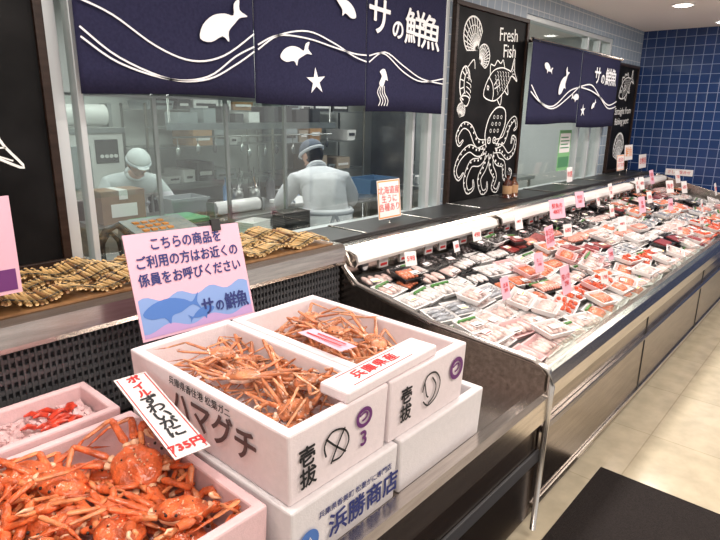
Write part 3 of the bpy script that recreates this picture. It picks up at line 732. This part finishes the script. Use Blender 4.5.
for arm in [
 [(cx-.07,cz),(cx-.20,cz+.02),(cx-.30,cz+.12),(cx-.40,cz+.14),(cx-.47,cz+.07),(cx-.44,cz+.01),(cx-.39,cz+.04)],
 [(cx-.07,cz-.03),(cx-.18,cz-.05),(cx-.30,cz-.02),(cx-.42,cz-.08),(cx-.47,cz-.17),(cx-.42,cz-.23),(cx-.36,cz-.19)],
 [(cx-.05,cz-.05),(cx-.14,cz-.12),(cx-.26,cz-.13),(cx-.33,cz-.24),(cx-.29,cz-.33),(cx-.21,cz-.31),(cx-.22,cz-.25)],
 [(cx-.02,cz-.06),(cx-.06,cz-.16),(cx-.13,cz-.25),(cx-.08,cz-.35),(cx-.01,cz-.34),(cx-.01,cz-.28)],
 [(cx+.02,cz-.06),(cx+.04,cz-.17),(cx+.11,cz-.25),(cx+.08,cz-.33),(cx+.15,cz-.36),(cx+.19,cz-.30)],
 [(cx+.05,cz-.05),(cx+.13,cz-.13),(cx+.23,cz-.16),(cx+.26,cz-.26),(cx+.33,cz-.29),(cx+.37,cz-.23),(cx+.33,cz-.20)],
 [(cx+.07,cz-.03),(cx+.18,cz-.04),(cx+.29,cz-.10),(cx+.38,cz-.06),(cx+.40,cz+.02),(cx+.35,cz+.05),(cx+.33,cz+.0)],
 [(cx+.08,cz),(cx+.20,cz+.03),(cx+.27,cz+.14),(cx+.36,cz+.19),(cx+.40,cz+.13),(cx+.36,cz+.10)]]:
    tent(mb,M,arm,.036,.007)
mb.obj('chalk_drawing',[chalk],e)
for i,tx in enumerate(['Fresh','Fish']):
    text('lettering',tx,.13,chalk,e,M@T_((.74+i*.03,1.20-i*.11,.0))@Matrix.Rotation(.06,4,'Z'))
e,M=board(6.50,7.22,1.0,2.15)
mb=MB(); shellfan(mb,M,.36,.26,.16,1.8,.014); fishdraw(mb,M,.36,.92,.45,.5,.012)
mb.obj('chalk_drawing',[chalk],e)
for i,tx in enumerate(['Straight from','fishing port']):
    text('lettering',tx,.10,chalk,e,M@T_((.36,.66-i*.11,.0))@Matrix.Rotation(.04,4,'Z'))
e,M=board(-.75,.838,1.035,2.50)
mb=MB(); fishdraw(mb,M,1.12,.36,.66,.35,.009); shellfan(mb,M,.5,.9,.15,1.2); mb.obj('chalk_drawing',[chalk],e)

# ------------------------------------------------------------------ floor mat
mb=MB(); mb.box(-1.28,1.28,-.55,.55,0,.012); o=mb.obj('floor_mat',[mat('mat_rubber',(.018,.013,.012),.85,var=.3,vscale=200,bump=.5,bscale=300,spec=.25)],None,.004); o.location=(1.24,.14,0)

# ------------------------------------------------------------------ kitchen furniture
def table(x0,x1,y0,y1,h,name='prep_table'):
    mb=MB(); cx,cy=(x0+x1)/2,(y0+y1)/2; a,b=(x1-x0)/2,(y1-y0)/2
    mb.box(-a,a,-b,b,h-.04,h); mb.box(-a+.03,a-.03,-b+.03,b-.03,.25,.27)
    for sx in (-1,1):
        for sy in (-1,1): mb.tube([(sx*(a-.05),sy*(b-.05),0),(sx*(a-.05),sy*(b-.05),h-.04)],.02,0,10)
    o=mb.obj(name,[steel_k],None,.003); o.location=(cx,cy,0); return o
T1=.86
table(1.6,4.6,3.36,3.98,T1)
table(4.9,7.0,3.2,3.8,T1)
table(1.10,2.60,2.50,2.95,T1)
def item(name,x,y,z,fn,mats,bevel=0,rz=0):
    mb=MB(); fn(mb); o=mb.obj(name,mats,None,bevel); o.location=(x,y,z+.001); o.rotation_euler=(0,0,rz); return o
def bx(w,d,h): return lambda m:m.box(-w/2,w/2,-d/2,d/2,0,h)
def carton(w,d,h):
    def f(m):
        m.box(-w/2,w/2,-d/2,d/2,0,h,0); m.box(-.03,.03,-d/2-.001,d/2+.001,h,h+.001,1); m.box(-.03,.03,-d/2-.002,-d/2,h-.06,h,1); m.box(-w*.3,w*.3,-d/2-.002,-d/2,h*.2,h*.6,1)
    return f
def tub(w,d,h): return lambda m:(m.crate(-w/2,w/2,-d/2,d/2,0,h,.012,.01,0,.02),m.box(-w/2-.01,w/2+.01,-d/2-.01,-d/2,h-.02,h,0),m.box(-w/2-.01,w/2+.01,d/2,d/2+.01,h-.02,h,0))
def roll(m):
    m.tube([(-.2,0,.05),(.2,0,.05)],.05,0,16); m.box(-.23,-.21,-.05,.05,0,.1,1); m.box(.21,.23,-.05,.05,0,.1,1); m.box(-.21,.21,.04,.06,0,.02,1)
def scale(m):
    m.box(-.15,.15,-.13,.13,0,.07,0); m.box(-.14,.14,-.12,.12,.08,.095,1); m.box(-.1,.1,-.14,-.13,.02,.06,2); m.tube([(0,.13,.05),(0,.15,.35)],.012,0,8); m.box(-.1,.1,.14,.17,.33,.45,0); m.box(-.08,.08,.135,.14,.35,.43,2)
item('cutting_board',2.02,3.52,T1,bx(.46,.28,.03),[green],.005)
item('cutting_board',3.32,3.57,T1,bx(.5,.32,.03),[white],.005)
item('cardboard_box',1.80,3.80,T1,carton(.30,.2,.22),[mat('cardboard_brown',(.26,.15,.09),.8,var=.1),paper],.003)
item('plastic_tub',2.30,3.80,T1,tub(.30,.22,.12),[enamel]); item('plastic_tub',4.25,3.6,T1,tub(.4,.3,.14),[blue_p])
item('film_roll_dispenser',2.58,3.52,T1,roll,[white,steel_k])
item('weighing_scale',5.3,3.36,T1,scale,[white,steel_k,dark],.004)
def printer(m):
    m.box(-.17,.17,-.14,.14,0,.10,0); m.extr([(-.14,.10),(-.10,.14),(.12,.19),(.14,.10)],-.17,.17,0); m.box(-.12,.12,-.145,-.14,.02,.07,1)
    for i in range(4):
        for j in range(3): m.box(-.12+i*.045,-.09+i*.045,-.05+j*.05,-.02+j*.05,.15+j*.011,.162+j*.011,2)
item('label_printer',1.50,2.70,T1,printer,[enamel,dark,ink_orange],.004)
item('cutting_board',1.98,2.68,T1,bx(.42,.28,.03),[green],.005)
def stack(n,w,d):
    def f(m):
        for i in range(n): m.crate(-w/2,w/2,-d/2,d/2,i*.014,i*.014+.03,.005,i*.014+.004,0,.012)
    return f
item('tray_stack',2.08,2.68,T1+.031,stack(5,.18,.13),[white],0,.3)
item('tray_stack',2.38,2.68,T1,stack(9,.2,.14),[black],0,-.1)
def clutter(name,x0,x1,y,z,n,seed,sc=1.0):
    random.seed(seed); mb=MB(); x=x0
    for i in range(n):
        k=random.choice('bbojttc'); 
        if k=='b':
            h=U(.14,.28)*sc; r=U(.025,.04); mb.tube([(x,0,0),(x,0,h*.65),(x,0,h*.8),(x,0,h)],[r,r,r*.45,r*.4],random.choice([0,1,2,4]),12); w=r*2.4
        elif k=='o':
            mb.tube([(x,0,0),(x,0,.03),(x,0,.07)],[.04,.06,.07],random.choice([3,0]),16); w=.16
        elif k=='j':
            h=U(.1,.2)*sc; mb.box(x-.07,x+.07,-.06,.06,0,h,random.choice([0,1,5])); mb.box(x-.05,x+.05,-.062,-.06,h*.3,h*.7,2); w=.15
        elif k=='t':
            mb.tube([(x,0,0),(x,0,.12*sc)],[.05,.055],3,14); 
            for q in range(5): mb.tube([(x+U(-.03,.03),U(-.03,.03),.09*sc),(x+U(-.07,.07),U(-.05,.05),U(.2,.3)*sc)],.006,random.choice([3,2,5]),6)
            w=.14
        else:
            mb.crate(x-.11,x+.11,-.07,.07,0,U(.07,.12),.008,.01,random.choice([0,1,4]),.015); w=.24
        x+=w*.9+.05
        if x>x1: break
    o=mb.obj(name,[white,enamel,dark,steel_k,blue_p,card_m]); o.location=(0,y,z+.001); return o
clutter('kitchen_utensils',2.75,3.9,3.88,T1,12,3); clutter('kitchen_utensils',5.0,6.9,3.70,T1,12,5)
random.seed(11)
# glass splash guard standing on the near table
mb=MB()
for x in (1.14,1.64,2.10,2.56): mb.box(x-.010,x+.010,-.010,.010,0,.80,0)
mb.box(1.13,2.57,-.010,.010,.80,.815,0)
for a,b in ((1.15,1.63),(1.65,2.09),(2.11,2.55)): mb.box(a,b,-.003,.003,.30,.80,1)
o=mb.obj('glass_splash_guard',[steel_k,clear_mat('glass_green',.08,(.90,.96,.93))]); o.location=(0,2.935,T1+.001)
def machine(m):
    m.box(-.4,.4,-.3,.3,0,.55,0); m.box(-.42,.42,-.32,.32,.55,.60,1); m.box(-.35,.1,-.33,-.30,.1,.45,2); m.box(.15,.35,-.31,-.30,.3,.5,3); m.tube([(-.35,-.1,.70),(.35,-.1,.70)],.09,4,16); m.box(-.40,-.36,-.15,.0,.6,.8,1); m.box(.36,.40,-.15,.0,.6,.8,1)
    m.box(-.45,.45,-.3,.3,-.85,-.001,1)
    for i in range(4): m.tube([(.2+.04*i,-.31,.36),(.2+.04*i,-.32,.36)],.012,4,8)
item('wrapping_machine',2.05,5.25,.85,machine,[white,steel_k,enamel,black,white],.004)
def filled_rack(x,y,w,d,h,n,dens=.7):
    mb=MB()
    for sx in (-1,1):
        for sy in (-1,1): mb.tube([(sx*w/2,sy*d/2,0),(sx*w/2,sy*d/2,h)],.014,0,8)
    for i in range(n):
        z=.2+(h-.25)*i/(n-1); mb.box(-w/2,w/2,-d/2,d/2,z-.012,z,0); z+=.001; xx=-w/2+.05
        while xx<w/2-.15:
            ww=U(.10,.30); hh=U(.08,.24)
            if i==n-1: hh=min(hh,.12)
            if xx+ww<w/2-.03 and R()<dens: 
                k=random.choice([1,3,2,3,3,5,1,6,6,5,6]) 
                if R()<.6: mb.box(xx,xx+ww,-d/2+.03,d/2-.03,z,z+hh,k)
                else: mb.crate(xx,xx+ww,-d/2+.03,d/2-.03,z,z+hh*.7,.01,z+.01,k,.015)
                mb.box(xx+.03,xx+ww-.03,-d/2+.027,-d/2+.03,z+hh*.3,z+hh*.5,6 if k in (1,3) else 1)
            xx+=ww+.03
    o=mb.obj('storage_rack',[steel_k,white,card_m,enamel,blue_p,mat('box_beige',(.34,.28,.22),.6),dark]); o.location=(x,y,0)
filled_rack(3.5,5.3,1.5,.45,1.66,5,.75); filled_rack(5.1,5.3,1.4,.45,1.66,5,.75)
def cupboard(m):
    m.box(-.9,.9,-.2,.2,0,.6,0)
    for i in range(4): m.box(-.88+i*.445,-.46+i*.445,-.215,-.2,.03,.57,0); m.box(-.50+i*.445,-.485+i*.445,-.235,-.215,.2,.4,1)
item('steel_cupboard',3.6,5.38,1.84,cupboard,[steel_k,dark],.003)
mb=MB()
for x in (-.95,.95):
    for y in (-.13,.13): mb.tube([(x,y,0),(x,y,CEIL-1.46)],.010,0,8)
mb.box(-1.0,1.0,-.16,.16,-.01,.01,0); mb.box(-1.0,1.0,-.17,-.16,-.02,.04,0); mb.tube([(-.95,-.15,-.08),(.95,-.15,-.08)],.008,0,8)
x=-.9
while x<.9:
    l=U(.05,.16); mb.tube([(x,-.155,-.08),(x,-.155,-.08-l)],.004,0,6); mb.ell((x,-.155,-.10-l),(.026,.010,.04),random.choice([0,1]),None,8,6); x+=U(.08,.22)
x=-.85
while x<.8:
    w=U(.08,.2); h=U(.05,.18); mb.box(x,x+w,-.1,.1,.011,.01+h,random.choice([1,2,2,1,3])); x+=w+.06
o=mb.obj('hanging_shelf',[steel_k,dark,enamel,white]); o.location=(3.55,4.55,1.46)
def fridge(m):
    m.box(-.6,.6,-.35,.35,.1,1.95,0)
    for sx in (-1,1):
        for z0,z1 in ((.14,.98),(1.02,1.9)):
            m.box(min(sx*.01,sx*.58),max(sx*.01,sx*.58),-.375,-.35,z0,z1,0); m.tube([(sx*.06,-.40,z0+.3),(sx*.06,-.40,z0+.5)],.012,1,8)
        for y in (-.3,.3): m.tube([(sx*.55,y,0),(sx*.55,y,.1)],.02,1,8)
item('upright_refrigerator',6.58,4.75,0,fridge,[steel_k,dark],.005)
mb=MB(); mb.tube([(0,0,.018),(0,0,.12),(.04,0,.19),(.10,0,.21),(.15,0,.16),(.16,0,.05),(.16,0,.018)],.015,0,10); mb.tube([(.05,.06,.018),(.05,.06,.12),(.09,.06,.17),(.13,.06,.12),(.14,.06,.018)],.012,0,10)
mb.box(-.02,.18,-.02,.08,0,.018,0)
o=mb.obj('rubber_hose',[black]); o.location=(1.13,2.62,T1+.001)
mb=MB(); mb.box(-.14,.14,-.002,0,-.19,.19,0); mb.box(-.12,.12,-.003,-.002,-.02,.16,1); mb.box(-.12,.12,-.003,-.002,-.16,-.06,2)
for i in range(4): mb.box(-.10,.10-.03*(i%2),-.0036,-.003,.02+i*.032,.032+i*.032,2)
o=mb.obj('window_poster',[mat('poster_green',(.22,.48,.22),.6),paper,mat('poster_dg',(.08,.25,.12),.6)]); o.location=(5.50,YW+.045,1.28)

# ------------------------------------------------------------------ people
def skin_mesh(verts,edges,radii,root=0,sub=2):
    me=bpy.data.meshes.new('tmp'); me.from_pydata([tuple(v) for v in verts],edges,[])
    o=bpy.data.objects.new('tmp',me); scn.collection.objects.link(o)
    o.modifiers.new('skin','SKIN')
    for i,r in enumerate(radii):
        sv=me.skin_vertices[0].data[i]; sv.radius=r if hasattr(r,'__len__') else (r,r); sv.use_root=(i==root)
    s=o.modifiers.new('sub','SUBSURF'); s.levels=sub; s.render_levels=sub
    dg=bpy.context.evaluated_depsgraph_get(); dg.update()
    out=bpy.data.meshes.new_from_object(o.evaluated_get(dg))
    bpy.data.objects.remove(o); 
    for p in out.polygons: p.use_smooth=True
    return out
def person(loc,face,cap=cap_m,coat=coat_m,headturn=0.0,sc=.93):
    e=empty('kitchen_worker',loc); e.rotation_euler=(0,0,math.atan2(face[1],face[0])-math.pi/2); e.scale=(sc,sc,sc)
    hz=.93
    vs=[(0,0,.93),(0,.05,1.04),(0,.15,1.15),(0,.26,1.235),(0,.35,1.295),(0,.40,1.325)]
    r=[(.165,.135),(.18,.145),(.21,.155),(.185,.125),.066,.056]
    ed=[(0,1),(1,2),(2,3),(3,4),(4,5)]
    for s in (-1,1):
        b=len(vs)
        vs+=[(s*.20,.25,1.21),(s*.31,.30,1.05),(s*.30,.38,.99),(s*.19,.58,hz+.10)]
        r+=[.092,.074,.064,.042]; ed+=[(3,b),(b,b+1),(b+1,b+2),(b+2,b+3)]
        b=len(vs)
        vs+=[(s*.10,0,.84),(s*.12,.03,.48),(s*.13,-.02,.12),(s*.135,.03,.05),(s*.15,.17,.04)]
        r+=[.105,.078,.055,.05,.038]; ed+=[(0,b),(b,b+1),(b+1,b+2),(b+2,b+3),(b+3,b+4)]
    me=skin_mesh(vs,ed,r)
    for m in (coat,trous,boot_m,skin): me.materials.append(m)
    for p in me.polygons:
        c=p.center
        if c.z<.30: p.material_index=2
        elif c.z<.80 : p.material_index=1
        elif (c-V(vs[5])).length<.08: p.material_index=3
        else: p.material_index=0
    o=bpy.data.objects.new('body',me); scn.collection.objects.link(o); o.parent=e
    mb=MB(); n=40; levels=[(1.03,.192,.16,.035),(.95,.195,.168,.01),(.85,.21,.18,.0),(.74,.225,.19,0),(.62,.24,.20,0)]
    vv=[];ff=[]
    for k,(z,rx,ry,yo) in enumerate(levels):
        for j in range(n):
            a=2*math.pi*j/n; f=1+.035*k*math.sin(a*7+1)/4
            vv.append((rx*math.cos(a)*f,yo+ry*math.sin(a)*f,z))
    for k in range(len(levels)-1):
        for j in range(n): ff.append((k*n+j,k*n+(j+1)%n,(k+1)*n+(j+1)%n,(k+1)*n+j))
    mb.add(vv,ff,0,True)
    mb.tube([(.200*math.cos(a*math.pi/12),.03+.168*math.sin(a*math.pi/12),1.00) for a in range(25)],.014,1,6,cap=False)
    mb.tube([(0,-.14,1.0),(-.03,-.165,.93),(-.05,-.185,.84)],[.012,.012,.01],1,6); mb.tube([(0,-.14,1.0),(.03,-.165,.94),(.03,-.185,.87)],[.012,.012,.01],1,6)
    cp=V(vs[4]); mb.tube([cp+V((.070*math.cos(a*math.pi/8),.05*math.sin(a*math.pi/8)-.01,.015-.05*math.sin(a*math.pi/8))) for a in range(17)],.016,0,8,cap=False)
    q=mb.obj('coat_skirt',[coat,mat('belt_grey',(.42,.44,.48),.8)],e)
    so=q.modifiers.new('s','SOLIDIFY'); so.thickness=.004
    mb=MB(); H=V(vs[5])+V((0,.055,.085))
    RT=Matrix.Rotation(headturn,3,'Z')@Matrix.Rotation(-.5,3,'X')
    def hs(p):
        q=V(p)
        if q.z<0: q.x*=1-.28*(-q.z)**1.5; q.y=q.y*(1-.12*(-q.z)) + (.10*(-q.z) if q.y>0 else 0)
        return q
    mb.ell(H,(.078,.098,.118),0,None,24,18,hs,RT)
    pt=lambda x,y,z: H+RT@V((x,y,z))
    mb.tube([pt(0,.092,.012),pt(0,.108,-.018),pt(0,.117,-.034),pt(0,.100,-.042)],[.007,.010,.014,.008],0,8)
    for s in (-1,1):
        mb.ell(pt(s*.080,-.005,-.008),(.010,.020,.032),0,None,10,8,None,RT)
        mb.ell(pt(s*.030,.088,.012),(.012,.007,.007),2,None,10,6,None,RT); mb.ell(pt(s*.030,.0945,.012),(.005,.002,.005),1,None,8,5,None,RT)
        mb.tube([pt(s*.016,.095,.030),pt(s*.030,.095,.034),pt(s*.045,.086,.030)],[.003,.004,.002],1,6)
    mb.tube([pt(-.024,.096,-.066),pt(0,.101,-.064),pt(.024,.096,-.066)],[.003,.005,.003],3,6)
    def hh(p):
        q=V(p); 
        if q.y>.25: q.y=.25
        return q
    mb.ell(pt(0,-.012,.0),(.083,.100,.095),1,None,20,12,hh,RT)
    def cf(p):
        q=V(p)
        if q.z<0: q.z*=.15
        q.x*=1+.03*math.sin(9*math.atan2(p.y,p.x)); return q
    mb.ell(pt(0,-.004,.035),(.098,.116,.098),4,None,28,12,cf,RT)
    mb.tube([pt(.094*math.cos(a*math.pi/12),-.002+.113*math.sin(a*math.pi/12),.026) for a in range(25)],.014,5,8,cap=False)
    mb.add([pt(-.06,.085,.036),pt(-.045,.135,.028),pt(0,.150,.026),pt(.045,.135,.028),pt(.06,.085,.036),pt(0,.09,.046)],[(0,1,2,5),(5,2,3,4)],4,True)
    mb.obj('head',[skin,hair_m,white,mat('lips',(.45,.16,.14),.5),cap,mat('cap_band',(.55,.58,.62),.7)],e)
    for s in (-1,1):
        W=V((s*.19,.58,hz+.10)); d=V((-s*.25,.75,-.40)).normalized(); side=d.cross(V((0,0,1))).normalized(); dn=side.cross(d).normalized()
        if dn.z>0: dn=-dn
        hv=[W-d*.02,W+d*.045,W+d*.075]; hr=[.030,(.036,.022),(.036,.017)]; he=[(0,1),(1,2)]
        for k,(o2,L) in enumerate([(-.030,.062),(-.010,.074),(.011,.068),(.030,.052)]):
            b=len(hv); p=W+d*.085+side*o2
            hv+=[p,p+d*L*.45+dn*.010,p+d*L*.75+dn*.026,p+d*L*.85+dn*.045]; hr+=[.0095,.009,.008,.0065]; he+=[(2,b),(b,b+1),(b+1,b+2),(b+2,b+3)]
        b=len(hv); ts=side*(s)*-1.0
        hv+=[W+d*.030+ts*.035,W+d*.060+ts*.058+dn*.012,W+d*.085+ts*.060+dn*.028]; hr+=[.012,.010,.008]; he+=[(1,b),(b,b+1),(b+1,b+2)]
        hm=skin_mesh(hv,he,hr,0,1); hm.materials.append(mat('rubber_glove',(.55,.62,.72),.4))
        ho=bpy.data.objects.new('hand',hm); scn.collection.objects.link(ho); ho.parent=e
    return e
person((2.92,2.88,0),(.46,.89),headturn=.45,sc=.91)
person((2.20,4.50,0),(-.15,-.98),cap=mat('cap_white',(.74,.76,.78),.8),sc=.86)

# ------------------------------------------------------------------ lights
def area(x,y,z,sx,sy,p,c=(1,.95,.9),rot=(0,0,0)):
    l=bpy.data.lights.new('ceiling_panel_light','AREA'); l.shape='RECTANGLE'; l.size=sx; l.size_y=sy; l.energy=p; l.color=c
    o=bpy.data.objects.new('ceiling_panel_light',l); o.location=(x,y,z); o.rotation_euler=rot; scn.collection.objects.link(o)
for x in (-.6,1.6,3.8,6.0): area(x,-.5,2.50,1.2,.5,34,(1,.92,.85))
for x in (.4,2.2,4.0,5.8): area(x,1.15,2.50,1.1,.2,25,(1,.93,.87))
for x in (1.4,3.4): area(x,3.3,2.48,1.2,.3,26,(1,.99,.96))
area(5.8,3.6,2.48,1.2,.3,34,(1,.99,.96))
for x in (2.0,4.5): area(x,4.7,2.48,1.2,.3,13,(1,.99,.96))
w=bpy.data.worlds.new('world'); scn.world=w; w.use_nodes=True
w.node_tree.nodes['Background'].inputs[0].default_value=(1,.95,.91,1); w.node_tree.nodes['Background'].inputs[1].default_value=.74
scn.view_settings.view_transform='Standard'; scn.view_settings.exposure=0.0

# ------------------------------------------------------------------ camera
th=math.radians(15.4); hx,hy=.7506,.6608
fwd=V((hx*math.cos(th),hy*math.cos(th),-math.sin(th))); r0=V((hy,-hx,0)); u0=r0.cross(fwd)
ro=.0145; rt=r0*math.cos(ro)+u0*math.sin(ro); up=u0*math.cos(ro)-r0*math.sin(ro)
M=Matrix.Identity(4)
for i in range(3): M[i][0]=rt[i]; M[i][1]=up[i]; M[i][2]=-fwd[i]
M[2][3]=1.6
cd=bpy.data.cameras.new('camera'); cd.sensor_width=36; cd.lens=28.5; cd.clip_start=.02
co=bpy.data.objects.new('camera',cd); scn.collection.objects.link(co); co.matrix_world=M; scn.camera=co
